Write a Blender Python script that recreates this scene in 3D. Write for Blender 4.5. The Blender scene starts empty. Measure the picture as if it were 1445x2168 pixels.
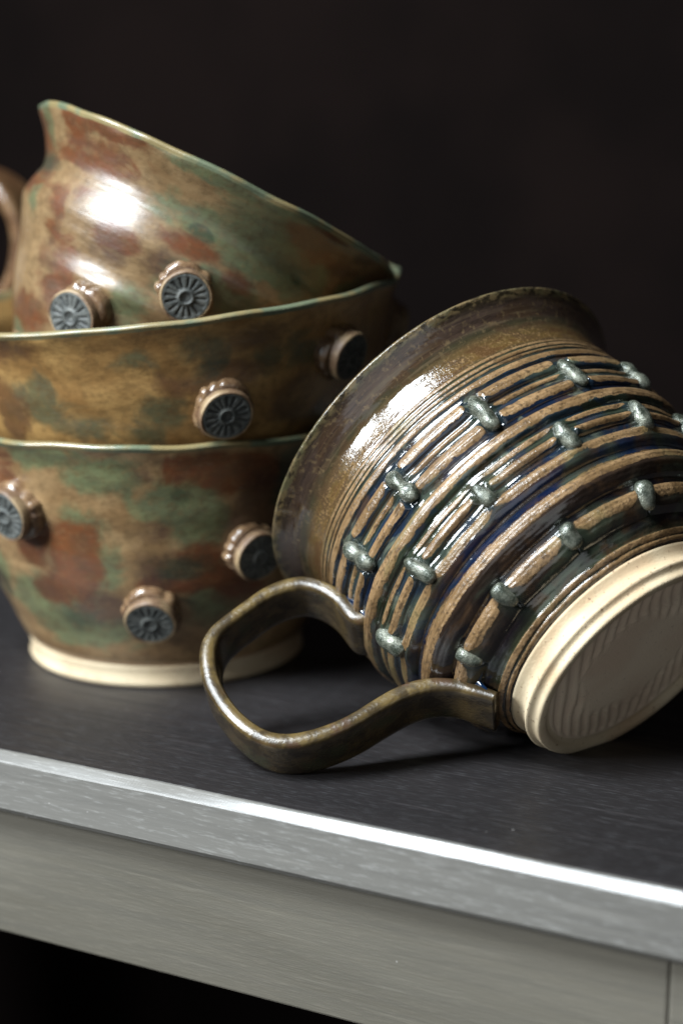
import bpy, math, random
import numpy as np
from mathutils import Vector, Matrix

scn = bpy.context.scene
col = scn.collection
random.seed(4)
RNG = np.random.default_rng(11)
R_ = math.radians

# ------------------------------------------------------------------ camera
CAM_Z = 0.15467
cd = bpy.data.cameras.new('camera')
cam = bpy.data.objects.new('camera', cd)
col.objects.link(cam)
cam.location = (0, 0, CAM_Z)
cam.rotation_euler = (R_(90 - 13.396), 0, 0)
cd.sensor_fit = 'VERTICAL'
cd.sensor_height = 36.0
cd.sensor_width = 24.0
cd.lens = 63.1
cd.clip_start = 0.02
cd.clip_end = 50
cd.dof.use_dof = True
cd.dof.focus_distance = 0.409
cd.dof.aperture_fstop = 6.2
scn.camera = cam

# ------------------------------------------------------------------ light
w = bpy.data.worlds.new('World')
scn.world = w
w.use_nodes = True
w.node_tree.nodes['Background'].inputs['Color'].default_value = (0.75, 0.87, 1.0, 1)
w.node_tree.nodes['Background'].inputs['Strength'].default_value = 0.006


def area(name, loc, target, sx, sy, power, colour):
    ld = bpy.data.lights.new(name, 'AREA')
    ld.shape = 'RECTANGLE'
    ld.size, ld.size_y = sx, sy
    ld.energy = power
    ld.color = colour
    o = bpy.data.objects.new(name, ld)
    col.objects.link(o)
    o.location = loc
    o.rotation_euler = (Vector(target) - Vector(loc)).to_track_quat('-Z', 'Y').to_euler()
    return o


TGT = Vector((0.0, 0.42, 0.05))
KEY = Vector((-0.50, -0.31, 0.78)).normalized()
area('upper_window_light', TGT + KEY * 1.3, TGT, 0.46, 0.54, 50, (0.86, 0.94, 1.0))
LOW = Vector((-0.83, -0.42, 0.36)).normalized()
area('lower_window_light', TGT + LOW * 1.4, TGT, 0.36, 0.30, 28, (0.90, 0.96, 1.0))
FIL = Vector((0.10, -0.98, 0.06)).normalized()
area('front_fill_light', TGT + FIL * 1.5, TGT, 2.0, 0.9, 3.6, (0.92, 0.96, 1.0))  # added fill behind the camera, lifts the mug base and front faces

scn.view_settings.view_transform = 'Standard'
scn.view_settings.look = 'None'
scn.view_settings.exposure = 0.0
scn.view_settings.gamma = 1.0


# ------------------------------------------------------------------ node helpers
class NT:
    def __init__(self, name):
        self.m = bpy.data.materials.new(name)
        self.m.use_nodes = True
        self.t = self.m.node_tree
        self.b = self.t.nodes['Principled BSDF']

    def n(self, kind, **kw):
        nd = self.t.nodes.new(kind)
        for k, v in kw.items():
            setattr(nd, k, v)
        return nd

    def link(self, a, b):
        self.t.links.new(a, b)

    def put(self, sock, v):
        if isinstance(v, bpy.types.NodeSocket):
            self.link(v, sock)
        else:
            sock.default_value = v

    def attr(self, name, out='Fac'):
        a = self.n('ShaderNodeAttribute')
        a.attribute_name = name
        return a.outputs[out]

    def obj(self):
        return self.n('ShaderNodeTexCoord').outputs['Object']

    def scale(self, v, s, loc=(0, 0, 0)):
        mp = self.n('ShaderNodeMapping')
        mp.inputs['Scale'].default_value = s
        mp.inputs['Location'].default_value = loc
        self.link(v, mp.inputs['Vector'])
        return mp.outputs['Vector']

    def noise(self, v, scale, detail=3, rough=0.55, dist=0.0, out='Fac'):
        nd = self.n('ShaderNodeTexNoise')
        self.link(v, nd.inputs['Vector'])
        nd.inputs['Scale'].default_value = scale
        nd.inputs['Detail'].default_value = detail
        nd.inputs['Roughness'].default_value = rough
        nd.inputs['Distortion'].default_value = dist
        return nd.outputs[out]

    def ramp(self, f, stops, interp='LINEAR'):
        nd = self.n('ShaderNodeValToRGB')
        cr = nd.color_ramp
        cr.interpolation = interp
        while len(cr.elements) < len(stops):
            cr.elements.new(0.5)
        for e, (p, c) in zip(cr.elements, stops):
            e.position = p
            if isinstance(c, (int, float)):
                c = (c, c, c)
            e.color = (*c, 1)
        self.link(f, nd.inputs['Fac'])
        return nd.outputs['Color']

    def math(self, op, a, b=None, c=None, clamp=False):
        nd = self.n('ShaderNodeMath', operation=op, use_clamp=clamp)
        for i, v in enumerate((a, b, c)):
            if v is not None:
                self.put(nd.inputs[i], v)
        return nd.outputs[0]

    def mix(self, f, a, b, mode='MIX'):
        nd = self.n('ShaderNodeMix', data_type='RGBA', blend_type=mode)
        self.put(nd.inputs[0], f)
        for s, v in ((nd.inputs[6], a), (nd.inputs[7], b)):
            if isinstance(v, tuple):
                v = (*v, 1) if len(v) == 3 else v
            self.put(s, v)
        return nd.outputs[2]

    def rng(self, f, a, b, c=0.0, d=1.0, smooth=True):
        nd = self.n('ShaderNodeMapRange')
        nd.interpolation_type = 'SMOOTHSTEP' if smooth else 'LINEAR'
        self.put(nd.inputs['Value'], f)
        for k, v in zip(('From Min', 'From Max', 'To Min', 'To Max'), (a, b, c, d)):
            self.put(nd.inputs[k], v)
        return nd.outputs['Result']

    def bump(self, h, strength, dist, prev=None):
        nd = self.n('ShaderNodeBump')
        self.put(nd.inputs['Height'], h)
        self.put(nd.inputs['Strength'], strength)
        nd.inputs['Distance'].default_value = dist
        if prev is not None:
            self.link(prev, nd.inputs['Normal'])
        return nd.outputs['Normal']

    def done(self, colr=None, rough=None, normal=None, coat=None, coat_rough=None, spec=None, metal=None):
        for k, v in (('Base Color', colr), ('Roughness', rough), ('Normal', normal), ('Coat Weight', coat),
                     ('Coat Roughness', coat_rough), ('Specular IOR Level', spec), ('Metallic', metal)):
            if v is None:
                continue
            if isinstance(v, tuple) and len(v) == 3:
                v = (*v, 1)
            self.put(self.b.inputs[k], v)
        return self.m


# ------------------------------------------------------------------ materials
def mat_mug_glaze():
    k = NT('mug_glaze')
    sv = k.attr('along')            # mm from the rim
    ex = k.attr('exposed')          # 1 on ridge crests where the glaze breaks thin
    gv = k.attr('around', 'Vector')  # coordinates stretched along the throwing rings
    o = k.obj()
    mid = k.noise(gv, 0.28, 3, 0.6, 0.6)
    fine = k.noise(o, 900, 3, 0.6)
    speck = k.noise(o, 2200, 2, 0.5)
    patch = k.noise(gv, 0.11, 2, 0.5, 0.8)
    wob = k.math('MULTIPLY_ADD', k.noise(gv, 0.5, 3, 0.6), 1.6, -0.8)
    f = k.math('DIVIDE', k.math('ADD', sv, wob), 72.0, clamp=True)
    S = lambda mm: mm / 72.0
    pooled = k.ramp(f, [
        (S(0.0), (.15, .10, .055)), (S(0.9), (.11, .075, .04)), (S(1.5), (.028, .020, .014)), (S(3.2), (.048, .031, .023)),
        (S(5.0), (.038, .024, .017)), (S(6.6), (.030, .026, .014)), (S(8.0), (.050, .034, .015)), (S(10.0), (.078, .049, .016)),
        (S(12.6), (.086, .050, .015)), (S(13.4), (.055, .040, .018)), (S(15.0), (.028, .030, .018)), (S(19.5), (.016, .024, .022)),
        (S(21.5), (.008, .013, .026)), (S(25.5), (.014, .028, .046)), (S(27.5), (.042, .054, .034)), (S(29.3), (.012, .022, .036)),
        (S(33.5), (.007, .012, .028)), (S(35.0), (.020, .022, .020)), (S(38.5), (.026, .036, .020)), (S(41.0), (.036, .046, .028)),
        (S(44.0), (.014, .024, .034)), (S(46.5), (.009, .015, .034)), (S(48.5), (.036, .022, .016)), (S(50.3), (.006, .014, .050)),
        (S(52.0), (.006, .010, .032)), (S(53.5), (.040, .024, .014)), (S(57.0), (.026, .017, .012)), (S(58.3), (.010, .009, .014)),
        (S(61.5), (.046, .032, .018)), (S(65.2), (.014, .010, .012)), (S(67.0), (.030, .034, .016)), (S(70.5), (.022, .015, .010))])
    pooled = k.mix(k.math('MULTIPLY', k.rng(sv, 17, 22), .35), pooled, (.004, .004, .006))
    # greenish runs and iron-brown clouds in the pooled glaze, only in the ringed zone
    zone = k.rng(sv, 15, 22)
    green = k.mix(k.math('MULTIPLY', k.rng(patch, .50, .66), k.math('MULTIPLY', zone, 0.75)), pooled, (.045, .056, .036))
    brown = k.mix(k.math('MULTIPLY', k.rng(mid, .47, .64), 0.7), green, (.046, .026, .014))
    blue = k.math('MULTIPLY', k.math('MULTIPLY', zone, k.rng(sv, 55, 50)), k.rng(k.noise(k.scale(gv, (1, 1, 1), (7, 3, 9)), .20, 3, .6, .5), .52, .62))
    brown = k.mix(k.math('MULTIPLY', blue, .45), brown, (.006, .018, .046))
    pale = k.math('MULTIPLY', k.math('MULTIPLY', zone, k.rng(sv, 50, 44)), k.rng(k.noise(k.scale(gv, (1, 1, 1), (2, 9, 5)), .26, 3, .6, .6), .56, .68))
    brown = k.mix(k.math('MULTIPLY', pale, .7), brown, (.105, .115, .080))
    # crystals in the amber band
    amber = k.math('MULTIPLY', k.rng(sv, 7.0, 10.0), k.rng(sv, 14.2, 13.0))
    cry = k.math('MULTIPLY', amber, k.rng(k.noise(o, 1500, 2, .6), .52, .66))
    c1 = k.mix(k.math('MULTIPLY', cry, .6), brown, (.20, .125, .055))
    c1 = k.mix(k.math('MULTIPLY', amber, k.rng(mid, .55, .40, 0, .65)), c1, (.045, .020, .010))
    # streaky flare under the lip
    flare = k.math('MULTIPLY', k.rng(sv, 1.2, 2.2), k.rng(sv, 8.5, 6.0))
    st = k.noise(k.attr('streak', 'Vector'), 1.0, 4, .65)
    c1 = k.mix(k.math('MULTIPLY', flare, k.rng(st, .50, .70, 0, .7)), c1, (.085, .062, .036))
    c1 = k.mix(k.math('MULTIPLY', flare, k.rng(st, .46, .30, 0, .8)), c1, (.014, .011, .009))
    c1 = k.mix(k.math('MULTIPLY', flare, k.rng(k.noise(o, 700, 3, .6), .54, .68, 0, .5)), c1, (.13, .090, .045))
    # flecked lip
    lipz = k.rng(k.math('ADD', sv, wob), 2.0, 1.0)
    lf = k.rng(k.math('ADD', k.math('MULTIPLY', k.noise(gv, 1.3, 3, .6), .6), k.math('MULTIPLY', k.noise(o, 420, 3, .6), .4)), .43, .53)
    lipc = k.mix(lf, (.024, .018, .010), k.mix(k.rng(mid, .4, .6), (.125, .088, .042), (.070, .062, .030)))
    # bare tan crests
    tan = k.mix(k.rng(mid, .35, .65), (.205, .126, .060), (.120, .070, .030))
    tan = k.mix(k.rng(fine, .52, .66, 0, .75), tan, (.050, .030, .015))
    tan = k.mix(k.rng(k.noise(gv, .9, 4, .7), .54, .66, 0, .7), tan, (.040, .024, .013))
    oliv = k.mix(k.rng(patch, .55, .7, 0, .5), tan, (.15, .125, .052))
    edge = k.math('ADD', ex, k.math('MULTIPLY_ADD', fine, .50, -.25))
    edge = k.math('ADD', edge, k.math('MULTIPLY_ADD', mid, .6, -.3))
    edge = k.math('ADD', edge, k.math('MULTIPLY_ADD', k.noise(o, 280, 3, .6), .7, -.35))
    edge = k.math('SUBTRACT', edge, k.math('MULTIPLY', k.attr('pooled'), .9))
    edge = k.math('SUBTRACT', edge, k.rng(k.noise(k.scale(gv, (1, 1, 1), (4, 4, 4)), .34, 4, .65, .5), .54, .72, 0, .28))
    ef = k.rng(edge, .27, .42)
    
    c1 = k.mix(k.math('MULTIPLY', k.attr('pooled'), .75), c1, (.018, .026, .018))
    base = k.mix(lipz, k.mix(ef, c1, oliv), lipc)
    rough = k.rng(ef, 0, 1, .10, .30)
    rough = k.math('ADD', rough, k.math('MULTIPLY', amber, .10))
    h = k.math('ADD', k.math('MULTIPLY', fine, .55), k.math('MULTIPLY', speck, .45))
    hs = k.math('ADD', k.math('MULTIPLY', ef, .36), k.math('ADD', .07, k.math('MULTIPLY', amber, .20)))
    nb = k.bump(h, hs, .0007)
    und = k.bump(k.noise(gv, .55, 2, .5), .25, .0012, nb)
    return k.done(base, rough, und, coat=k.math('SUBTRACT', .8, k.math('MULTIPLY', ef, .6)), coat_rough=.07, spec=.6)


def mat_handle():
    k = NT('handle_glaze')
    ex = k.attr('exposed')
    o = k.obj()
    n1 = k.noise(o, 160, 3, .6, .4)
    fine = k.noise(o, 1100, 3, .6)
    dark = k.mix(k.rng(n1, .38, .66), (.030, .022, .014), (.070, .048, .022))
    dark = k.mix(k.rng(k.noise(o, 90, 2), .55, .68, 0, .7), dark, (.040, .042, .022))
    crest = k.mix(k.rng(n1, .42, .62), (.036, .024, .010), (.095, .064, .022))
    crest = k.mix(k.rng(k.noise(o, 120, 2, .5, .5), .55, .66, 0, .8), crest, (.050, .026, .014))
    crest = k.mix(k.rng(fine, .55, .70, 0, .65), crest, (.05, .032, .014))
    e = k.math('ADD', ex, k.math('MULTIPLY_ADD', fine, .5, -.25))
    ef = k.rng(e, .35, .75)
    nb = k.bump(fine, .22, .0006)
    return k.done(k.mix(ef, dark, crest), k.rng(ef, 0, 1, .16, .32), nb, coat=k.rng(n1, .42, .60, .05, .40), coat_rough=.16, spec=.38)


def mat_lug():
    k = NT('lug_glaze')
    o = k.obj()
    n1 = k.noise(o, 420, 3, .6)
    fine = k.noise(o, 2600, 3, .6)
    c = k.mix(k.rng(n1, .38, .62), (.038, .046, .033), (.140, .145, .112))
    c = k.mix(k.rng(fine, .55, .70, 0, .5), c, (.22, .23, .19))
    return k.done(c, k.rng(fine, .3, .7, .16, .36), k.bump(fine, .40, .0006), metal=.35, coat=.35, coat_rough=.12)


def mat_pool():
    k = NT('blue_glaze_pool')
    o = k.obj()
    c = k.mix(k.rng(k.noise(o, 300, 2), .4, .65), (.003, .008, .022), (.006, .020, .055))
    return k.done(c, .06, coat=1.0, coat_rough=.04)


def mat_clay(name='bare_clay', stripes=False):
    k = NT(name)
    o = k.obj()
    fine = k.noise(o, 1800, 3, .6)
    big = k.noise(o, 60, 3, .55)
    c = k.mix(k.rng(big, .35, .68), (.52, .425, .285), (.42, .325, .205))
    c = k.mix(k.rng(k.noise(o, 34, 3, .6), .50, .68, 0, .55), c, (.42, .27, .15))
    c = k.mix(k.rng(k.noise(o, 900, 2, .5), .655, .72, 0, .8), c, (.15, .09, .05))
    h = fine
    if stripes:
        rd = k.attr('radial')
        rim = k.math('MULTIPLY', k.rng(k.math('ADD', rd, k.math('MULTIPLY_ADD', big, .5, -.25)), .62, .82), k.rng(rd, 1.10, 1.04))
        flat = k.rng(rd, 1.10, 1.04)
        c = k.mix(k.math('MULTIPLY', rim, k.rng(k.attr('flute'), .35, .9, 0, .6)), c, (.26, .175, .12))
        c = k.mix(k.math('MULTIPLY', flat, k.rng(big, .45, .62, 0, .5)), c, (.46, .31, .19))
        c = k.mix(k.math('MULTIPLY', flat, .55), c, (.72, .58, .44))  # underside paled in colour, in place of more light reaching it
        h = fine
    return k.done(c, .62, k.bump(h, .28, .0006), spec=.35)


def mat_bowl(name, cols, seed, gloss=.16, tint=None):
    """Mottled brush-applied glaze: tan ground with green, rust and plum clouds and a pale lip."""
    k = NT(name)
    o = k.obj()
    z = cols.get('stretch', 1.25)
    v = k.scale(o, (1, 1, z), (seed * 3.1, seed * 1.7, seed * 2.3))
    vs = k.scale(o, (1, 1, 2 * z), (seed, seed * 2, seed))
    ground = k.mix(k.rng(k.noise(v, 75, 4, .6, .3), .36, .66), cols['ground'], cols['ground2'])
    c = ground
    for i, (at, cl, lo, hi, mx) in enumerate((('patch_green', 'green', .26, .62, .92), ('patch_rust', 'rust', .30, .66, .90),
                                              ('patch_plum', 'plum', .30, .76, .75), ('patch_dark', 'dgreen', .32, .76, .75))):
        nz = k.noise(k.scale(v, (1, 1, 1), (i * 5.0, i * 2.0, 1)), 72, 4, .62, .9)
        fld = k.math('MULTIPLY_ADD', nz, 1.35, k.math('SUBTRACT', k.attr(at), .675))
        tone = k.mix(k.rng(k.noise(k.scale(v, (1, 1, 1), (i * 3.0, 4, i)), 120, 3, .6), .35, .7), cols[cl], tuple(x * .62 + .012 for x in cols[cl]))
        c = k.mix(k.rng(fld, lo, hi, 0, mx), c, tone)
    c = k.mix(k.rng(k.noise(vs, 110, 4, .65), .5, .75, 0, cols.get('ks', .25)), c, cols['streak'])
    fine = k.noise(o, 700, 3, .6)
    c = k.mix(k.rng(fine, .50, .72, 0, .35), c, cols['ground2'])
    grain = k.noise(k.scale(o, (1, 1, 1.5)), 330, 4, .7)
    c = k.mix(k.rng(grain, .40, .70, .0, .5), c, tuple(x * .40 for x in cols['ground2']))
    lip = k.attr('lip')
    lf = k.rng(k.math('ADD', lip, k.math('MULTIPLY_ADD', k.noise(o, 160, 3), 1.3, -.68)), .45, .70)
    lipc = k.mix(k.rng(k.noise(o, 110, 2), .42, .60), (.180, .140, .064), (.100, .118, .072))
    c = k.mix(lf, c, lipc)
    clay = k.attr('bare')
    c = k.mix(k.rng(clay, .4, .6), c, (.33, .20, .11))
    nb = k.bump(k.noise(vs, 75, 3, .6), .16, .002)
    nb = k.bump(fine, .10, .0006, nb)
    return k.done(c, gloss + .12, nb, coat=.42, coat_rough=gloss * 1.2, spec=.45)


def mat_simple(name, a, b, scale, rough, bump=.2, coat=0.0, bscale=900, spec=.5):
    k = NT(name)
    o = k.obj()
    c = k.mix(k.rng(k.noise(o, scale, 3, .6), .36, .64), a, b)
    return k.done(c, rough, k.bump(k.noise(o, bscale, 3, .6), bump, .0008), coat=coat, coat_rough=.12, spec=spec)


def mat_stamp():
    k = NT('grey_stamp_slip')
    o = k.obj()
    c = k.mix(k.rng(k.noise(o, 500, 3, .6), .35, .65), (.040, .044, .041), (.085, .088, .080))
    c = k.mix(k.rng(k.attr('cut'), .3, .7, 0, .45), c, (.020, .021, .022))
    return k.done(c, .55, k.bump(k.noise(o, 1500, 3, .6), .3, .0006), spec=.4)


def mat_wood(name, a, b, pores, rough, seed=0.0, spec=.5, figure=.15, pore_mix=.22, relief=.22):
    k = NT(name)
    o = k.obj()
    grain = k.noise(k.scale(o, (14, 420, 420), (seed, seed, seed)), 1.0, 4, .65)
    broad = k.noise(k.scale(o, (5, 34, 34), (seed + 3, seed, 1)), 1.0, 3, .55, .6)
    pore = k.noise(k.scale(o, (210, 1900, 1900), (0, seed, 0)), 1.0, 3, .65)
    c = k.mix(k.rng(broad, .32, .70), a, b)
    c = k.mix(k.rng(grain, .45, .70, 0, .25 + figure * .7), c, tuple(x * .5 for x in a))
    c = k.mix(k.rng(k.noise(k.scale(o, (24, 700, 700), (seed + 9, 1, 2)), 1.0, 3, .7), .56, .74, 0, figure), c, tuple(x * 2.4 for x in a))
    c = k.mix(k.rng(pore, .50, .74, 0, pore_mix), c, pores)
    h = k.math('ADD', k.math('MULTIPLY', grain, .5), k.math('MULTIPLY', pore, .6))
    dust = k.rng(k.noise(o, 480, 1, .5), .80, .82)
    c = k.mix(k.math('MULTIPLY', dust, .5), c, (.4, .38, .36))
    return k.done(c, k.rng(grain, .3, .7, rough - .05, rough + .1), k.bump(h, relief, .0006), spec=spec)


M_MUG = mat_mug_glaze()
M_HANDLE = mat_handle()
M_LUG = mat_lug()
M_POOL = mat_pool()
M_CLAY = mat_clay()
M_FOOT = mat_clay('bare_clay_base', True)
M_STAMP = mat_stamp()
M_COLLAR = mat_simple('cream_clay_collar', (.250, .175, .095), (.12, .070, .038), 170, .5)
M_KNOB = mat_simple('pink_tan_knob_glaze', (.20, .125, .066), (.095, .052, .028), 300, .24, .2, .7)
camo = dict(ground=(.285, .185, .090), ground2=(.195, .116, .052), green=(.130, .152, .074), dgreen=(.028, .050, .028),
            rust=(.140, .040, .013), plum=(.066, .030, .022), streak=(.220, .155, .075), kg=.95, kr=.95)
M_BOWL_LOW = mat_bowl('bowl_glaze_camouflage', dict(camo, ks=.08, stretch=1.05), 1.3)
M_BOWL_MID = mat_bowl('bowl_glaze_ochre', dict(camo, ground=(.320, .190, .066), ground2=(.205, .108, .034), green=(.090, .084, .040), rust=(.105, .046, .016), plum=(.075, .042, .022), stretch=1.0, ks=.0,
                                               kg=.65, kr=.5), 4.1, .30)
M_BOWL_TOP = mat_bowl('bowl_glaze_brushed', {**{a: tuple(x * .66 for x in v) if isinstance(v, tuple) else v for a, v in camo.items()}, 'stretch': 1.9, 'ks': .35}, 7.7, .23)
M_JUG = mat_bowl('jug_glaze', dict(camo, ground=(.13, .070, .032), ground2=(.075, .036, .016), kg=.45), 9.4)
M_TOP = mat_wood('dark_stained_wood_top', (.0165, .0145, .0148), (.0110, .0098, .0102), (.060, .060, .063), .42, 0.0, .35, .7, .45)
M_APRON = mat_wood('grey_brown_wood_apron', (.112, .102, .082), (.085, .077, .061), (.16, .14, .11), .45, 2.0)
M_EDGE = mat_wood('pale_grey_wood_edge', (.150, .143, .130), (.105, .100, .091), (.30, .295, .28), .20, 5.0, .5, .15, .40, .07)  # front face and chamfer in a paler wood colour than the top
M_WALL = mat_simple('dark_wall_paint', (.0048, .0030, .0026), (.0030, .0020, .0018), 6, 1.0, .15, 0, 120, .04)
M_FLOOR = mat_simple('dark_floor', (.010, .009, .009), (.013, .011, .011), 8, .9, spec=.05)


# ------------------------------------------------------------------ mesh helpers
def link(name, me, mat, parent=None):
    o = bpy.data.objects.new(name, me)
    col.objects.link(o)
    if mat is not None and len(me.materials) == 0:
        me.materials.append(mat)
    if parent is not None:
        o.parent = parent
    return o


def tag(o, label=None, cat=None, group=None, kind=None):
    for key, v in (('label', label), ('category', cat), ('group', group), ('kind', kind)):
        if v:
            o[key] = v
    return o


def empty(name, mtx):
    o = bpy.data.objects.new(name, None)
    o.empty_display_size = .02
    col.objects.link(o)
    o.matrix_world = mtx
    return o


def mesh(name, V, F, smooth=True, attrs=None):
    V = np.asarray(V, dtype=np.float32).reshape(-1, 3)
    me = bpy.data.meshes.new(name)
    me.from_pydata(V.tolist() if len(V) < 5000 else V, [], F)
    if smooth:
        me.polygons.foreach_set('use_smooth', np.ones(len(me.polygons), dtype=bool))
    for an, arr in (attrs or {}).items():
        arr = np.asarray(arr, dtype=np.float32)
        if arr.ndim == 1:
            a = me.attributes.new(an, 'FLOAT', 'POINT')
            a.data.foreach_set('value', arr)
        else:
            a = me.attributes.new(an, 'FLOAT_VECTOR', 'POINT')
            a.data.foreach_set('vector', arr.ravel())
    me.update()
    return me


def grid_faces(nu, nv, wrap_u=True, wrap_v=False):
    """nu columns (around), nv rows (along); vertex index = row*nu + column."""
    cu = nu if wrap_u else nu - 1
    cv = nv if wrap_v else nv - 1
    i = np.arange(cu)
    j = np.arange(cv)
    I, J = np.meshgrid(i, j)
    I2 = (I + 1) % nu
    J2 = (J + 1) % nv
    return np.stack([J * nu + I, J * nu + I2, J2 * nu + I2, J2 * nu + I], -1).reshape(-1, 4)


def wobble(phi, seed, n=6, amp=1.0, k0=1):
    r = np.random.default_rng(seed)
    o = np.zeros_like(phi)
    for i in range(n):
        f = k0 + i
        o = o + r.normal() * np.cos(f * phi + r.uniform(0, 6.28)) / (i + 1) ** .6
    return amp * o / 1.6


def sstep(x, a, b):
    t = np.clip((x - a) / (b - a), 0, 1)
    return t * t * (3 - 2 * t)


def lathe(name, prof, mat, parent, nu=96, attrs=None, wob=0.0, seed=0):
    """prof: list of (r, z). A closed outline makes a solid of revolution."""
    prof = np.array(prof, float)
    ph = np.linspace(0, 2 * np.pi, nu, endpoint=False)
    r = prof[:, :1] + (wobble(ph, seed, 5, wob, 2)[None, :] * (prof[:, :1] > 1e-5))
    V = np.stack([r * np.cos(ph), r * np.sin(ph), np.repeat(prof[:, 1:2], nu, 1)], -1)
    F = grid_faces(nu, len(prof)).tolist()
    at = {k: np.repeat(np.asarray(v, float), nu) for k, v in (attrs or {}).items()}
    return link(name, mesh(name, V, F, True, at), mat, parent)


def smooth_path(P, n):
    """Catmull-Rom resample, P (k,d)."""
    P = np.asarray(P, float)
    Q = np.vstack([2 * P[0] - P[1], P, 2 * P[-1] - P[-2]])
    out = []
    seg = len(P) - 1
    for u in np.linspace(0, seg - 1e-6, n):
        i = int(u)
        t = u - i
        a, b, c, d = Q[i], Q[i + 1], Q[i + 2], Q[i + 3]
        out.append(.5 * ((2 * b) + (c - a) * t + (2 * a - 5 * b + 4 * c - d) * t * t + (3 * b - a - 3 * c + d) * t ** 3))
    return np.array(out)


def ribbon(name, path, side, width, thick, mat, parent, nsec=28, seed=1):
    """Strap handle: path (n,3) centre line, side = unit vector across the strap."""
    path = np.asarray(path)
    n = len(path)
    tg = np.gradient(path, axis=0)
    tg /= np.linalg.norm(tg, axis=1)[:, None]
    side = np.asarray(side, float)
    nr = np.cross(tg, side)
    nr /= np.linalg.norm(nr, axis=1)[:, None]
    a = np.linspace(0, 2 * np.pi, nsec, endpoint=False)
    ca, sa = np.cos(a), np.sin(a)
    cx = np.sign(ca) * np.abs(ca) ** .55
    cy = np.sign(sa) * np.abs(sa) ** .55
    u = np.linspace(0, 1, n)
    wd = np.interp(u, np.linspace(0, 1, len(width)), width)[:, None] * (1 + .03 * np.sin(u * 19 + seed))[:, None]
    th = np.interp(u, np.linspace(0, 1, len(thick)), thick)[:, None] * (1 + .05 * np.sin(u * 31 + seed * 2))[:, None]
    hollow = .10 * th * (1 - (cx[None] ** 2)) * np.sign(cy)[None]      # faint groove down the broad faces
    V = path[:, None, :] + (cx[None] * wd / 2)[..., None] * side + (cy[None] * th / 2 - hollow)[..., None] * nr[:, None, :]
    F = grid_faces(nsec, n).tolist()
    F.append(list(range(nsec))[::-1])
    F.append([(n - 1) * nsec + i for i in range(nsec)])
    ex = np.broadcast_to(sstep(np.abs(cx), .70, .97)[None], (n, nsec)).ravel()
    return link(name, mesh(name, V, F, True, {'exposed': ex}), mat, parent)


# ------------------------------------------------------------------ setting: wall and floor
EA = -0.47767                      # direction of the table's front edge
EDGE = Matrix.Translation((0, .36099, 0)) @ Matrix.Rotation(EA, 4, 'Z')


def box(name, x0, x1, y0, y1, z0, z1, mat, parent=None, bev=.0):
    import bmesh
    bm = bmesh.new()
    vs = [bm.verts.new((x, y, z)) for z in (z0, z1) for y in (y0, y1) for x in (x0, x1)]
    for f in ((0, 2, 3, 1), (4, 5, 7, 6), (0, 1, 5, 4), (2, 6, 7, 3), (0, 4, 6, 2), (1, 3, 7, 5)):
        bm.faces.new([vs[i] for i in f])
    if bev:
        bmesh.ops.bevel(bm, geom=bm.edges[:], offset=bev, segments=2, affect='EDGES', profile=.5)
    me = bpy.data.meshes.new(name)
    bm.to_mesh(me)
    bm.free()
    return link(name, me, mat, parent)


wall = box('wall', -2.6, 2.6, .62, .70, -.752, 1.6, M_WALL)
wall.matrix_world = EDGE
tag(wall, 'dark plain wall behind the pottery', kind='structure')
floor = box('floor', -2.6, 2.6, -1.6, .62, -.80, -.752, M_FLOOR)
floor.matrix_world = EDGE
tag(floor, 'dark floor under the wooden table', kind='structure')

# ------------------------------------------------------------------ the wooden table
table = empty('wooden_table', EDGE)
tag(table, 'dark stained wooden table with a pale front edge and apron', 'table')


def tabletop():
    """Slab with a chamfered, slightly worn front edge, subdivided along its length."""
    xs = np.concatenate([[-.75], np.linspace(-.26, .22, 601), [.55]])
    n = len(xs)
    ch = .0021
    y0 = -.0013
    wear = lambda s, a: wobble(xs * 26, s, 7, a, 1)
    c1 = y0 + ch + wear(3, .00016) + wobble(xs * 90, 9, 5, .00006, 1)
    c0 = -ch + wear(5, .00016) + wobble(xs * 80, 19, 5, .00006, 1)
    sec = [(np.full(n, .36), np.zeros(n)), (np.full(n, .05), np.zeros(n)), (c1 + .0006, np.zeros(n)), (c1, -.00006 + np.zeros(n)),
           (c1 - .0003, np.full(n, -.00028)),
           (np.full(n, y0 + .0003), c0 + .0003), (np.full(n, y0), c0 - .0001), (np.full(n, y0), c0 - .0006),
           (np.full(n, y0), np.full(n, -.0138)), (np.full(n, y0 + .0008), np.full(n, -.0150)), (np.full(n, .36), np.full(n, -.0150))]
    back = np.full(n, y0 + .0007)
    for nm, sc, mt in (('tabletop', sec[:3] + [(c1 + .0002, np.full(n, -.0003)), (c1 + .0002, np.full(n, -.0150))] + sec[10:], M_TOP),
                       ('front_edge', [(c1 + .0006, np.full(n, -.0006))] + [(c1 + .00058, np.full(n, -.00004))] + sec[3:10] + [(c1 + .0006, np.full(n, -.01505))], M_EDGE)):
        V = np.stack([np.stack([xs, y, z], -1) for y, z in sc], 0)
        m = len(sc)
        F = grid_faces(n, m, False, True)[:, ::-1].tolist()
        F.append([j * n for j in range(m)])
        F.append([j * n + n - 1 for j in range(m)][::-1])
        link(nm, mesh(nm, V, F, False), mt, table)


tabletop()
LEGX = .0722
box('apron', -.56, LEGX, .0045, .024, -.0500, -.0152, M_APRON, table, .0006)
box('leg', LEGX + .0004, LEGX + .05, .0035, .053, -.751, -.0152, M_APRON, table, .0008)
box('leg', -.62, -.5604, .0035, .053, -.751, -.0152, M_APRON, table, .0008)
box('leg', LEGX + .0004, LEGX + .05, .30, .35, -.751, -.0152, M_APRON, table, .0008)
box('leg', -.62, -.5604, .30, .35, -.751, -.0152, M_APRON, table, .0008)

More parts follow.
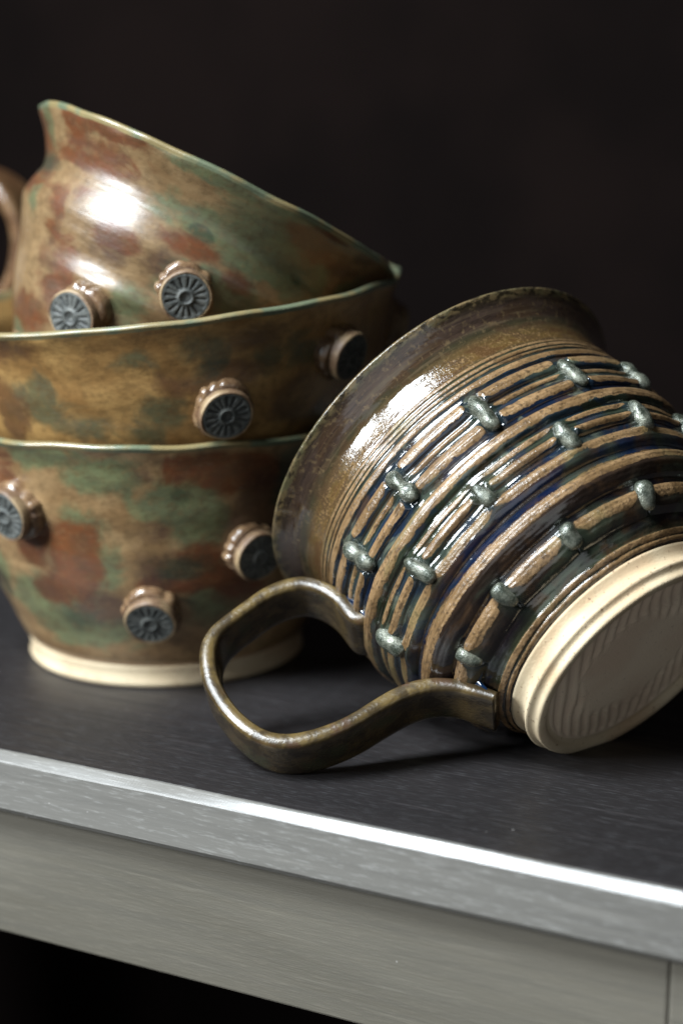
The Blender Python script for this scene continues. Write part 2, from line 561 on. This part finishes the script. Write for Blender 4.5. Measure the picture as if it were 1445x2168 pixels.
# ------------------------------------------------------------------ the mug lying on its side
MC = Vector((.02628, .44905, -.09186 + CAM_Z))        # centre of the rim
ma, me_ = -.89524, -.51714
MN = Vector((math.cos(me_) * math.cos(ma), math.cos(me_) * math.sin(ma), math.sin(me_)))   # rim -> foot
MA = (Vector((0, 0, 1)) - MN * MN.z).normalized()
MB = MN.cross(MA)
ML = .0786
base = MC + MN * ML
MUG = Matrix((( MA.x, -MB.x, -MN.x, base.x), (MA.y, -MB.y, -MN.y, base.y), (MA.z, -MB.z, -MN.z, base.z), (0, 0, 0, 1)))
mug = empty('mug', MUG)
tag(mug, 'ridged brown and blue glazed mug lying on its side, bare clay base towards us', 'mug')


def mp(s, phi, r):
    """mm from rim, radians round, radius in mm -> local metres"""
    return np.stack([r * np.cos(phi), -r * np.sin(phi), ML * 1000 - s], -1) / 1000


BS = np.array([0, 1.2, 3, 5, 7.5, 10, 13, 16, 20, 26, 31, 36, 40, 45, 50, 54, 58, 62, 66, 68.5, 70.1])
BR = np.array([52.0, 50.7, 48.9, 47.3, 46.1, 45.7, 45.7, 45.9, 46.1, 46.3, 46.4, 46.2, 45.7, 44.5, 42.9, 41.2, 38.9, 36.2, 33.2, 31.6, 30.4])
ROW1 = np.radians([90.6, 65.5, 35.4, 4.8, -24, -52, -82, -112, -143, -174, 152, 121.5])
ROW2 = np.radians([107.4, 78.7, 50.6, 21.4, -6.4, -33, -62, -92, -121, -150, -179, 148])
ROW3 = np.radians([95.5, 67.7, 38.9, 7.5, -22, -52, -81, -110, -140, -170])
# centre, half width, height, lug row that breaks it, offset of the bare strip towards the rim, wobble seed
RIDGES = [(14.1, .60, .38, None, 0, 1), (15.6, .60, .42, None, 0, 2), (17.0, .50, .28, None, 0, 3), (19.3, 1.35, .80, None, .1, 4),
          (23.7, 2.15, 1.45, ROW1, .15, 5), (27.2, .85, .50, ROW1, 0, 12), (31.0, 1.80, 1.30, ROW1, .1, 6), (36.3, 2.30, 1.65, None, .15, 7),
          (40.0, .80, .42, None, .0, 15), (43.2, 1.45, 1.20, ROW2, .1, 8), (48.2, 2.25, 1.55, None, .40, 9), (54.8, 3.05, 2.05, None, .58, 10),
          (61.6, 2.75, 1.85, ROW3, .40, 11), (67.8, .75, .55, None, 0, 13), (69.4, .55, .45, None, 0, 14)]


def bspline(s):
    x = np.interp(s, BS, BR)
    k = np.ones(9) / 9
    e = np.pad(x, 4, mode='edge')
    # keep end slopes when smoothing
    e[:4] = x[0] + (x[0] - x[1]) * np.arange(4, 0, -1)
    e[-4:] = x[-1] + (x[-1] - x[-2]) * np.arange(1, 5)
    return np.convolve(e, k, 'valid')


def mug_surface(S, PH):
    """radius and exposure on a grid, S (n,1), PH (1,m)"""
    r = bspline(S[:, 0])[:, None] + 0 * PH
    ex = np.zeros_like(r)
    for c, hw, h, row, off, sd in RIDGES:
        cc = c + wobble(PH, sd, 5, .18, 1) + wobble(PH, sd + 40, 8, .05, 9)
        ww = hw * (1 + wobble(PH, sd + 20, 5, .09, 2))
        x = (S - cc) / ww
        b = np.clip(1 - x * x, 0, 1) ** .62
        mask = np.ones_like(PH)
        if row is not None:
            for a in row:
                d = np.abs((PH - a + np.pi) % (2 * np.pi) - np.pi)
                lo, hi = (R_(1.9), R_(3.6)) if sd != 11 else (R_(.4), R_(1.2))
                mask = mask * sstep(d, lo, hi)
        hh = h * (1 + wobble(PH, sd + 60, 7, .10, 3)) * mask
        r = r + hh * b
        xe = (S - (cc - off * ww)) / (ww * (1 - .55 * off))
        ex = np.maximum(ex, np.clip(1 - xe * xe, 0, 1) * (.30 + .70 * mask) * min(1, .55 + h * .5))
    pl = np.zeros_like(r)
    for row, s0, L_, W_ in ((ROW1, 27.6, 6.2, 3.6), (ROW2, 43.6, 5.4, 3.6), (ROW3, 61.6, 4.4, 3.2)):
        for a in row:
            d = ((PH - a + np.pi) % (2 * np.pi) - np.pi) * r
            pl = np.maximum(pl, np.exp(-(((S - s0) / L_) ** 2 + (d / W_) ** 2) ** 1.5))
    r = r + .75 * pl
    # fine throwing lines and hand wobble
    r = r + (.05 * np.sin(S * 3.1 + wobble(PH, 77, 4, .6)) + .025 * np.sin(S * 6.7 + 1)) * sstep(S, 11, 15) + .02 * np.sin(S * 2.2) * sstep(S, 0, 4)
    r = r + wobble(PH, 88, 3, .16, 2)
    return r, ex, pl


def mug_body():
    nu = 720
    ph = np.linspace(0, 2 * np.pi, nu, endpoint=False)[None]
    so = np.concatenate([np.linspace(0.5, 13, 70), np.linspace(13.1, 70.1, 400)])[:, None]
    r, ex, pl = mug_surface(so, ph)
    ex = np.maximum(ex, sstep(so, 1.6, .5) * .56)
    # rounded lip, then the inside
    a = np.linspace(0, np.pi, 9)[1:-1][::-1]
    lipc = .5
    r0 = r[:1]
    lip_r = np.concatenate([r0 - 1.3 + 1.3 * np.cos(t) for t in a], 0)
    lip_s = (lipc - 1.1 * np.sin(a))[:, None] + 0 * ph
    ins = np.concatenate([np.linspace(.5, 12, 14), np.linspace(14, 66, 20)])[::-1][:, None]
    ri = bspline(np.linspace(0, 70.1, 471))
    ri = np.interp(ins[:, 0], np.linspace(0, 70.1, 471), ri)[:, None] - 3.0 + 0 * ph
    ri[-1] = r0 - 2.6
    S = np.concatenate([np.full((1, 1), 66.0), ins, np.full((len(a), 1), np.nan), so], 0) + 0 * ph
    S[1 + len(ins):1 + len(ins) + len(a)] = lip_s
    RR = np.concatenate([np.full_like(r0, .01), ri, lip_r, r], 0)
    EX = np.concatenate([np.zeros((1 + len(ins), nu)), np.full((len(a), nu), .52), ex], 0)
    PL = np.concatenate([np.zeros((1 + len(ins) + len(a), nu)), pl], 0)
    PH = np.broadcast_to(ph, S.shape)
    n = S.shape[0]
    S = S + wobble(PH, 31, 4, .22, 2) * sstep(S, 14, 0)
    V = mp(S, PH, RR)
    V = V.reshape(-1, 3)
    F = grid_faces(nu, n).tolist()
    around = np.stack([np.cos(PH) * 16, np.sin(PH) * 16, S], -1).reshape(-1, 3)
    streak = np.stack([np.cos(PH) * 2.2, np.sin(PH) * 2.2, S * 1.5], -1).reshape(-1, 3)
    return link('body', mesh('mug_body', V, F, True,
                             {'along': S.ravel(), 'exposed': EX.ravel(), 'pooled': PL.ravel(), 'around': around, 'streak': streak}), M_MUG, mug)


mug_body()


def mug_foot():
    """Bare clay foot: flared band, groove, ring, and the recessed base."""
    pr = [(70.0, 30.0), (70.15, 30.55), (70.7, 30.2), (71.5, 29.6), (72.4, 29.2), (73.3, 29.2), (74.2, 29.65), (75.0, 30.25), (75.4, 30.3),
          (75.7, 29.85), (76.1, 29.25), (76.5, 29.0), (77.0, 28.95), (77.5, 29.0), (78.0, 29.0), (78.3, 28.8), (78.5, 28.4), (78.55, 27.8),
          (78.45, 27.1), (78.1, 26.6), (77.5, 26.3), (77.1, 25.9), (76.95, 25.2)]
    rad = [1.2] * len(pr)
    nu = 512
    for rr in np.concatenate([np.linspace(25.0, 12, 60), np.linspace(11, 0, 8)]):
        s = 76.95 + .12 * math.exp(-((rr - 17.2) / .5) ** 2) - .25 * (1 - rr / 24)
        pr.append((s, max(rr, .01)))
        rad.append(min(rr / 24, 1.0))
    pr = np.array(pr)
    ph = np.linspace(0, 2 * np.pi, nu, endpoint=False)[None]
    S = pr[:, :1] + 0 * ph
    # uneven turning marks
    dr = wobble(ph, 5, 4, .10, 2) * sstep(pr[:, 1:], 0, 20) + wobble(ph, 15, 9, .035, 7) * sstep(pr[:, 1:], 24, 28)
    rw = pr[:, 1:] + 0 * ph
    u = -.367 * rw * np.cos(ph) + .93 * rw * np.sin(ph)          # the base was scraped in parallel strokes round its border
    u = u + .35 * np.sin(rw * .5 + 3 * ph) + wobble(ph, 61, 5, .4, 2)
    border = sstep(rw + wobble(ph, 63, 7, 1.5, 2), 14.5, 18.5) * (np.arange(len(pr)) > 22)[:, None]
    flute = .5 + .5 * np.sin(u * 2 * np.pi / 3.1)
    S = S - .60 * flute * border * sstep(rw, 25.0, 23.6)
    V = mp(S, np.broadcast_to(ph, S.shape), pr[:, 1:] + dr)
    return link('foot', mesh('mug_foot', V, grid_faces(nu, len(pr)).tolist(), True,
                             {'radial': np.repeat(rad, nu), 'flute': flute.ravel()}), M_FOOT, mug)


mug_foot()


def lug_mesh(kind, seed):
    """Glaze-frosted clay lug. Local x runs rim -> foot, z outwards, origin on the wall (mm)."""
    nu, nv = 28, 22
    r = np.random.default_rng(seed)
    u = np.linspace(0, 2 * np.pi, nu, endpoint=False)
    v = np.linspace(0, np.pi, nv)
    V = []
    for t in v:
        x = -math.cos(t)
        env = math.sin(t) ** .75
        for a in u:
            if kind == 1:       # two pellets pressed together
                L, W_, H_ = 5.3, 2.35, 2.3
                waist = 1 - .30 * math.exp(-((x + .02) / .26) ** 2)
                W2, H2 = W_ * waist, H_ * (waist ** .9) * (1 + .12 * x)
            elif kind == 2:     # one long pellet
                L, W_, H_ = 4.4, 2.35, 2.35
                k = 1 + .18 * x
                W2, H2 = W_ * k, H_ * k
            else:               # short roll over the broad ridge
                L, W_, H_ = 3.5, 2.3, 2.3
                k = 1 - .10 * x
                W2, H2 = W_ * k, H_ * k
            V.append((L * x, W2 * env * math.cos(a), H2 * env * math.sin(a)))
    V = np.array(V)
    for _ in range(7):
        d = r.normal(size=3)
        d /= np.linalg.norm(d)
        V += (np.sin(V @ d * r.uniform(.7, 1.7) + r.uniform(0, 6))[:, None]) * d * .16
    return mesh('lug', V / 1000, grid_faces(nu, nv).tolist())


LUGM = {k: [lug_mesh(k, 10 * k + i) for i in range(4)] for k in (1, 2, 3)}
for me in sum(LUGM.values(), []):
    me.materials.append(M_LUG)


def place_lugs(angles, kind, s0, lift, skew):
    for i, a in enumerate(angles):
        rr = np.interp([s0 - 3, s0, s0 + 3], BS, BR)
        js = RNG.normal() * .35
        p = mp(np.array(s0 + js), np.array(a), np.array(rr[1] + lift))
        radial = Vector((math.cos(a), -math.sin(a), 0))
        slope = (rr[2] - rr[0]) / 6.0
        ax = (Vector((0, 0, -1)) + radial * slope).normalized()
        zz = (radial - ax * radial.dot(ax)).normalized()
        yy = zz.cross(ax)
        ang = skew + RNG.normal() * .10
        ax2 = ax * math.cos(ang) + yy * math.sin(ang)
        yy2 = zz.cross(ax2)
        sc = .92 + RNG.normal() * .09
        o = link('lug', LUGM[kind][i % 4], None, mug)
        m = Matrix(((ax2.x, yy2.x, zz.x, p[0]), (ax2.y, yy2.y, zz.y, p[1]), (ax2.z, yy2.z, zz.z, p[2]), (0, 0, 0, 1)))
        o.matrix_local = m @ Matrix.Diagonal((sc, sc * (1 + RNG.normal() * .08), sc * .92, 1))


place_lugs(ROW1, 1, 27.6, 1.20, .12)
place_lugs(ROW2, 2, 43.6, 1.25, .10)
place_lugs(ROW3, 3, 61.4, 1.95, .05)

# handle: a strap from the upper wall to just above the foot, path in (mm from rim, mm from axis)
HP = np.array([[33.6, 44.3], [32.0, 47.4], [25.6, 47.7], [20.7, 48.9], [16.4, 51.6], [14.1, 55.4], [13.1, 60.4], [13.5, 66.2], [14.3, 72.4],
               [15.4, 76.6], [18.0, 80.1], [22.6, 82.8], [28.0, 84.5], [35.5, 84.9], [42.4, 83.7], [47.2, 81.5], [50.5, 78.2], [52.8, 73.5],
               [54.3, 67.7], [54.9, 62.6], [54.9, 57.0], [55.1, 51.7], [56.0, 46.9], [57.9, 42.9], [61.0, 39.2], [64.2, 37.0], [66.8, 35.2], [69.0, 34.0]])
HPHI = R_(118)
hp = smooth_path(HP, 220)
hpath = mp(hp[:, 0], np.full(len(hp), HPHI), hp[:, 1])
hside = np.array([-math.sin(HPHI), -math.cos(HPHI), 0])
ribbon('handle', hpath, hside, [15.5e-3, 14e-3, 13.5e-3, 14e-3, 14e-3, 14e-3, 14e-3, 14.5e-3], [5.6e-3, 4.9e-3, 4.6e-3, 4.7e-3, 5.0e-3, 5.0e-3, 4.8e-3, 5.0e-3, 4.8e-3, 3.4e-3],
       M_HANDLE, mug)


def pool(s, phi, r, size, seed):
    """Blob of blue glaze that ran into the joint."""
    nu, nv = 20, 12
    u = np.linspace(0, 2 * np.pi, nu, endpoint=False)
    v = np.linspace(0, np.pi, nv)
    U, Vv = np.meshgrid(u, v)
    d = np.stack([np.cos(U) * np.sin(Vv), np.sin(U) * np.sin(Vv), np.cos(Vv)], -1).reshape(-1, 3)
    d = d * (1 + .12 * np.sin(d @ np.array([3.1, 2.2, 4.0]) + seed))[:, None] * np.array(size) / 1000
    o = link('glaze_pool', mesh('glaze_pool', d, grid_faces(nu, nv).tolist()), M_POOL, mug)
    radial = Vector((math.cos(phi), -math.sin(phi), 0))
    tang = Vector((-math.sin(phi), -math.cos(phi), 0))
    ax = Vector((0, 0, -1))
    p = mp(np.array(s), np.array(phi), np.array(r))
    o.matrix_local = Matrix(((ax.x, tang.x, radial.x, p[0]), (ax.y, tang.y, radial.y, p[1]), (ax.z, tang.z, radial.z, p[2]), (0, 0, 0, 1)))


pool(30.6, R_(109.6), 46.3, (5.6, 1.7, 1.1), 1)
pool(63.0, R_(108.4), 35.4, (6.0, 1.5, 1.1), 2)

# ------------------------------------------------------------------ the three bowls


# brushed glaze patches: mm below the rim, degrees round, half width, half height, g(reen) r(ust) p(lum) d(ark green), strength
PATCHES = {
    'low': [
        (-31.5, -110.4, 8, 14, 'r', 1), (-25.3, -125.1, 9, 9, 'r', 0.9), (-7.3, -66, 16, 5, 'r', 1.1), (-4.7, -74.6, 12, 4, 'r', 0.9), (-28.5, -73.7, 7, 5, 'r', 0.8), (-33.9, -87, 7, 7, 'p', 0.8),
        (-44.7, -102.7, 9, 6, 'p', 0.9), (-18.5, -56.7, 10, 12, 'p', 1.1), (-36.9, -78.8, 15, 3.5, 'r', 0.9), (-10.9, -47.4, 8, 12, 'd', 1.1), (-37.6, -62.8, 10, 9, 'r', 0.8), (-7.4, -87.2, 10, 4, 'p', 0.6),
        (-40, -119.6, 9, 5, 'r', 0.9), (-11.4, -127.5, 8, 8, 'r', 0.7), (-21.4, -86.5, 7, 5, 'p', 0.5), (-44.3, -125.5, 14, 7, 'g', 1.1), (-52.1, -113.6, 16, 5, 'g', 1), (-23.4, -108.1, 7, 9, 'g', 0.9),
        (-32.3, -104, 7, 9, 'g', 0.8), (-7.6, -100, 14, 6, 'g', 0.8), (-14, -79.1, 11, 6, 'g', 1), (-32.8, -79.6, 7, 4, 'd', 0.9), (-19.5, -72.8, 7, 8, 'g', 1), (-45.3, -69.4, 9, 8, 'g', 0.8),
        (-2.7, -112.7, 14, 5, 'g', 0.8), (-48.5, -114, 8, 4, 'd', 0.8), (-54.2, -46.7, 10, 5, 'g', 0.5), (-13.3, -80.3, 5, 3, 'd', 0.6), (-9, -102.7, 6, 3, 'd', 0.5), (-50.1, -92.6, 9, 5, 'g', 0.6),
    ],
    'mid': [
        (-27.9, -92.9, 8, 5, 'd', 0.7), (-17.3, -119.7, 9, 7, 'g', 0.7), (-23.7, -110.9, 11, 5, 'g', 0.5), (-7.6, -76.8, 8, 6, 'd', 0.8), (-7.4, -93.9, 9, 4, 'g', 0.5), (-18.9, -130.1, 6, 10, 'r', 1),
        (-4.2, -124.3, 12, 4, 'r', 0.7), (-15.5, -80.7, 14, 4, 'r', 0.6), (-13.9, -70.4, 12, 4, 'r', 0.7), (-11.7, -62, 8, 6, 'g', 0.5), (-11.1, -51.6, 8, 5, 'g', 0.5), (-22.6, -88.4, 8, 6, 'g', 0.6),
        (-25.5, -52.9, 10, 10, 'p', 0.6), (-6.5, -64.5, 14, 4, 'p', 0.6), (-5, -101, 10, 4, 'p', 0.4),
    ],
    'top': [
        (-24.9, -112, 7, 4, 'r', 1), (-18.7, -89.6, 8, 3, 'r', 0.9), (-8.2, -130.7, 14, 5, 'r', 0.8), (-16.3, -134.6, 8, 5, 'r', 0.6), (-40, -127.8, 8, 9, 'r', 0.9), (-28.2, -138.2, 5, 10, 'r', 0.5),
        (-21.7, -71.2, 5, 3, 'r', 0.8), (-1.2, -123.1, 12, 2.5, 'r', 0.9), (-1.7, -139, 6, 3, 'r', 1), (-36.1, -140.8, 5, 8, 'r', 0.6), (-25.8, -95, 9, 4, 'p', 0.7), (-28.5, -110.5, 10, 4, 'p', 0.6),
        (-3.6, -51.9, 10, 6, 'r', 0.7), (-41.8, -115.6, 9, 5, 'p', 0.8), (-35.9, -96.1, 8, 4, 'p', 0.6), (-21.4, -138.4, 6, 6, 'r', 0.6), (-3.9, -37.1, 10, 6, 'p', 0.7), (-10, -111.1, 12, 4, 'p', 0.4),
        (-4.6, -159.7, 4, 9, 'g', 1.1), (-9.5, -69.1, 16, 11, 'g', 0.9), (-12.5, -88.5, 8, 6, 'g', 0.8), (-12.3, -55.3, 12, 8, 'g', 1), (-26.9, -84.7, 10, 5, 'g', 0.7), (-25, -73, 10, 5, 'g', 0.9),
        (-12.8, -101.2, 7, 6, 'g', 0.6), (-1.6, -63.6, 10, 6, 'g', 0.8), (-0.4, -90.8, 14, 3, 'g', 0.9), (-0.3, -112.1, 10, 2, 'g', 0.5), (-0.9, -75, 18, 3, 'g', 0.9), (-16.2, -118.9, 6, 5, 'g', 0.6),
        (-37.6, -101.4, 6, 6, 'g', 0.9), (-14.5, -88.1, 3.6, 1.7, 'd', 1.3), (-12.2, -51.1, 6, 4, 'd', 0.7), (-21, -153.8, 4, 8, 'g', 0.7), (-29.8, -92.8, 6, 4, 'g', 0.6), (-42.1, -132, 3, 2, 'g', 0.6),
    ],
}


def knob_meshes():
    # scalloped, glazed base disc
    nu = 96
    ph = np.linspace(0, 2 * np.pi, nu, endpoint=False)
    pr = np.array([(7.5, -2.5), (7.7, .0), (7.7, .8), (7.55, 1.5), (7.2, 2.1), (6.8, 2.4), (6.0, 2.5), (.01, 2.5)])
    sc = (np.abs(np.cos(ph * 6.5 + 1.1 * np.sin(ph * 2 + .5))) ** .9 - .5) * .45 * (1 + .9 * np.sin(ph * 3 + 1)) + wobble(ph, 3, 6, .38, 2)
    r = pr[:, :1] + sc[None] * np.clip((pr[:, :1] - 6.2) / 1.2, 0, 1)
    V = np.stack([r * np.cos(ph), r * np.sin(ph), np.repeat(pr[:, 1:], nu, 1) + (pr[:, :1] > 6.5) * wobble(ph, 44, 9, .16, 3)[None]], -1).reshape(-1, 3) / 1000
    base_ = mesh('knob', V, grid_faces(nu, len(pr)).tolist())
    # cream collar
    pr = np.array([(6.7, 1.6), (6.6, 2.6), (6.7, 3.6), (6.8, 4.6), (6.62, 5.0), (6.3, 5.15), (6.0, 4.9), (5.8, 4.4)])
    r = pr[:, :1] + wobble(ph, 8, 4, .12, 2)[None]
    V = np.stack([r * np.cos(ph), r * np.sin(ph), np.repeat(pr[:, 1:], nu, 1)], -1).reshape(-1, 3) / 1000
    collar = mesh('collar', V, grid_faces(nu, len(pr)).tolist())
    # grey stamped face: ring, dimple and radial cuts
    nr = 34
    rr = np.linspace(.01, 6.55, nr)[:, None]
    P = ph[None]
    t = rr / 6.55
    ring = np.exp(-((t - .27) / .055) ** 2)
    rays = sstep(np.cos(P * 16 + .5 * np.sin(P * 3)), .45, .85) * sstep(t, .36, .44) * sstep(t, .86, .76)
    rays2 = sstep(np.cos(P * 16 + np.pi), .75, .98) * sstep(t, .55, .6) * sstep(t, .92, .84) * .6
    dim = np.exp(-(t / .10) ** 2)
    z = 5.15 + .42 * ring - .40 * rays - .25 * dim - .5 * sstep(t, .90, 1.0)
    cut = np.clip(rays + np.exp(-((t - .17) / .05) ** 2) * .8 + np.exp(-((t - .37) / .03) ** 2) * .5, 0, 1)
    V = np.stack([rr * np.cos(P), rr * np.sin(P), z], -1).reshape(-1, 3) / 1000
    F = grid_faces(nu, nr).tolist()
    stamp = mesh('stamp', V, F, True, {'cut': cut.ravel()})
    base_.materials.append(M_KNOB)
    collar.materials.append(M_COLLAR)
    stamp.materials.append(M_STAMP)
    return base_, collar, stamp


KB, KC, KS = knob_meshes()


def make_bowl(label, prof, foot_h, centre, normal, mat, seed, knobs, drip=.35, wall=3.6, patches=(), dents=()):
    """prof: (mm below rim (negative), radius mm), rim first. centre = rim centre in the world."""
    n = Vector(normal).normalized()
    a = Vector((0, 1, 0)).cross(n).normalized()
    b = n.cross(a)
    prof = np.array(prof, float)
    H = -prof[-1, 0]
    base = Vector(centre) - n * (H / 1000)
    root = empty('bowl', Matrix(((a.x, b.x, n.x, base.x), (a.y, b.y, n.y, base.y), (a.z, b.z, n.z, base.z), (0, 0, 0, 1))))
    tag(root, label, 'bowl', 'stacked pottery bowls')
    nu = 360
    ph = np.linspace(0, 2 * np.pi, nu, endpoint=False)[None]
    # outside, from the foot up to the lip
    P = smooth_path(prof, 120)[::-1]
    zb = -H + foot_h
    P = P[P[:, 0] >= zb]
    s = P[:, :1]
    r = P[:, 1:] + wobble(ph, seed, 4, .28, 2) + .09 * np.sin(s * .62 + wobble(ph, seed + 5, 3, .5)) * sstep(s, 0, -8) \
        + wobble(ph, seed + 9, 9, .07, 6)
    for dp, dw, ds, dh, da in dents:
        dd = (ph - R_(dp) + np.pi) % (2 * np.pi) - np.pi
        r = r + da * np.exp(-(dd / R_(dw)) ** 2 - ((s - ds) / dh) ** 2)
    lip = sstep(s, -1.4, -.5) + 0 * ph
    bare = sstep(s, zb + 1.6, zb + .5) + 0 * ph
    # lip, turned over in a small uneven roll
    t = np.linspace(0, np.pi, 9)[1:-1]
    rim_s = .95 * np.sin(t)[:, None] + 0 * ph
    rim_r = r[-1:] - 1.25 + 1.25 * np.cos(t)[:, None]
    ins = np.linspace(-.3, -H + 8, 40)[:, None]
    ri = np.interp(-ins[:, 0], -prof[:, 0], prof[:, 1])[:, None] - np.interp(-ins, [0, 6], [2.5, wall]) + wobble(ph, seed, 4, .28, 2)
    S = np.concatenate([s + 0 * ph, rim_s, ins + 0 * ph, np.full((1, nu), -H + 6.0)], 0)
    RR = np.concatenate([r, rim_r, ri, np.full((1, nu), .01)], 0)
    LIP = np.concatenate([lip, np.ones_like(rim_s), sstep(ins, -2.0, -.8) + 0 * ph, np.zeros((1, nu))], 0)
    BARE = np.concatenate([bare, np.zeros((RR.shape[0] - len(s), nu))], 0)
    # hand-thrown rim: rises and dips, thickens where the glaze ran
    near = sstep(S, -14, 0)
    S = S + near * (wobble(ph, seed + 21, 4, .32, 2) + wobble(ph, seed + 22, 14, .06 + drip * .22, 9))
    RR = RR + near * wobble(ph, seed + 23, 12, drip * .22, 8) + sstep(S, -2.2, -.5) * wobble(ph, seed + 24, 16, drip * .5, 12)
    V = np.stack([RR * np.cos(ph), RR * np.sin(ph), S + H], -1).reshape(-1, 3) / 1000
    rg = np.random.default_rng(seed)
    pts = list(patches)
    for _ in range(46):                                   # the sides turned away from us
        p_ = rg.uniform(-40, 215)
        pts.append((rg.uniform(-58, -2), p_, rg.uniform(5, 14), rg.uniform(3, 8), rg.choice(list('ggrrpd')), rg.uniform(.6, 1.1)))
    fld = {q: np.zeros_like(RR) for q in 'grpd'}
    for ps, pp, pw, phh, q, st in pts:
        dd = ((ph - R_(pp) + np.pi) % (2 * np.pi) - np.pi) * RR / pw
        fld[q] = np.maximum(fld[q], st * np.exp(-.8 * (dd ** 2 + ((S - ps) / phh) ** 2)))
    at = {'lip': LIP.ravel(), 'bare': BARE.ravel()}
    for q, nm in zip('grpd', ('patch_green', 'patch_rust', 'patch_plum', 'patch_dark')):
        at[nm] = fld[q].ravel()
    link('body', mesh('bowl_body', V, grid_faces(nu, len(S)).tolist(), True, at), mat, root)
    # bare foot ring
    rf = np.interp(-zb, -prof[:, 0], prof[:, 1])
    fr = [(rf - 4.5, 6.2), (rf - .4, foot_h + .25), (rf + .15, foot_h - .1), (rf - .25, foot_h - 1.0), (rf - .45, foot_h * .55), (rf - .1, foot_h * .3), (rf + .1, 1.1),
          (rf - .3, .35), (rf - 1.0, 0.0), (rf - 3.6, 0.0), (rf - 4.4, .7), (rf - 4.9, 2.2), (.01, 2.4)]
    lathe('foot', [(x / 1000, z / 1000) for x, z in fr], M_CLAY, root, 128, None, .00010, seed)
    # stamped knobs
    for i, (ks, kphi) in enumerate(knobs):
        f = R_(kphi)
        rk = np.interp(-ks, -prof[:, 0], prof[:, 1])
        sl = (np.interp(-ks - 3, -prof[:, 0], prof[:, 1]) - np.interp(-ks + 3, -prof[:, 0], prof[:, 1])) / 6
        rad = Vector((math.cos(f), math.sin(f), 0))
        nz = (rad - Vector((0, 0, 1)) * sl).normalized()
        ty = Vector((0, 0, 1)).cross(nz).normalized()
        tx = ty.cross(nz)
        p = rad * (rk / 1000) + Vector((0, 0, (ks + H) / 1000))
        m = Matrix(((tx.x, ty.x, nz.x, p.x), (tx.y, ty.y, nz.y, p.y), (tx.z, ty.z, nz.z, p.z), (0, 0, 0, 1)))
        kb = link('knob', KB, None, root)
        jig = Matrix.Rotation(RNG.normal() * .07, 4, 'X') @ Matrix.Rotation(RNG.normal() * .07, 4, 'Y') @ Matrix.Rotation(RNG.uniform(0, 6.28), 4, 'Z')
        kb.matrix_local = m @ jig @ Matrix.Diagonal((*([1 + RNG.normal() * .03] * 2), 1 + RNG.normal() * .08, 1))
        for nm, me in (('collar', KC), ('stamp', KS)):
            o = link(nm, me, None, kb)
    return root


LOWP = [(0, 60.8), (-2, 59.6), (-6, 57.8), (-12, 56.2), (-20, 54.2), (-35, 50.2), (-45, 46.4), (-54, 42.4), (-60, 39.6), (-63, 37.9), (-68.63, 37.6)]
MIDP = [(0, 64.3), (-2, 63.1), (-6, 61.2), (-12, 59.5), (-20, 57.3), (-30, 53.4), (-45, 45.6), (-58, 38.2), (-63, 35.0), (-68, 34.4)]
TOPP = [(0, 52.0), (-2, 50.8), (-6, 47.6), (-10, 45.5), (-13.5, 44.8), (-16, 45.3), (-21, 46.5), (-23, 46.4), (-26, 45.2), (-30, 43.6), (-35, 42.0), (-40, 40.5), (-45, 38.9), (-55, 34.4), (-58, 32.6), (-62, 32.2)]
make_bowl('lowest bowl of the stack, mottled green and rust, its bare foot on the table', LOWP, 6.0, (-.04935, .48658, .06863),
          (0, 0, 1), M_BOWL_LOW, 100,
          [(-45, -88.5), (-29, -59.5), (-18.5, -126), (-30, -20), (-45, 10), (-20, 40), (-42, 75), (-22, 110), (-44, 150), (-30, -165)], .5, patches=PATCHES['low'])
make_bowl('middle bowl of the stack, ochre brown glaze, upright between the other two bowls', MIDP, 5.0, (-.0476, .4853, .09937),
          (-.0942, -.010, 1), M_BOWL_MID, 200,
          [(-22.5, -73), (-13.5, -40), (-15, 12), (-17, 35), (-15, 80), (-17, 120), (-15, 165), (-17, -150)], .5, patches=PATCHES['mid'])
make_bowl('top bowl of the stack tipped over to the right, brown and green brushed glaze', TOPP, 5.0, (-.0327, .4866, .12616),
          (.4815, .198, 1), M_BOWL_TOP, 300,
          [(-29, -84.5), (-44.5, -115), (-44, -52), (-30, 128), (-24, 95), (-34, 50)], .28, patches=PATCHES['top'], dents=[(-103, 20, -36.5, 2.4, 1.5), (-70, 26, -34, 4, .4)])

# ------------------------------------------------------------------ jug at the left edge, only its handle in view
jug = empty('jug', Matrix.Translation((-.1560, .588, 0)) @ Matrix.Rotation(R_(-28), 4, 'Z'))
tag(jug, 'brown glazed jug at the left edge, only its looped handle showing', 'jug')
jp = [(.002, .003), (.024, .003), (.026, 0), (.031, 0), (.0325, .002), (.034, .012), (.039, .04), (.041, .07), (.037, .10), (.033, .12), (.035, .134), (.0375, .141),
      (.0368, .1425), (.0352, .141), (.0325, .133), (.0303, .12), (.0343, .10), (.038, .07), (.036, .04), (.030, .010), (.002, .008)]
jpp = smooth_path(jp, 150)
lathe('body', jpp, M_JUG, jug, 128, {'lip': sstep(jpp[:, 1], .137, .140), 'bare': sstep(jpp[:, 1], .010, .007)}, .0002, 7)
jh = smooth_path([(.033, 0, .1225), (.039, 0, .1265), (.050, 0, .1275), (.060, 0, .1240), (.0665, 0, .1160), (.0680, 0, .1060), (.0650, 0, .0960), (.057, 0, .0880), (.047, 0, .0835), (.0385, 0, .082)], 120)
jo = ribbon('handle', jh, (0, 1, 0), [15e-3, 14e-3, 14e-3, 15e-3], [7e-3, 6.4e-3, 6.4e-3, 7e-3], M_JUG, jug)
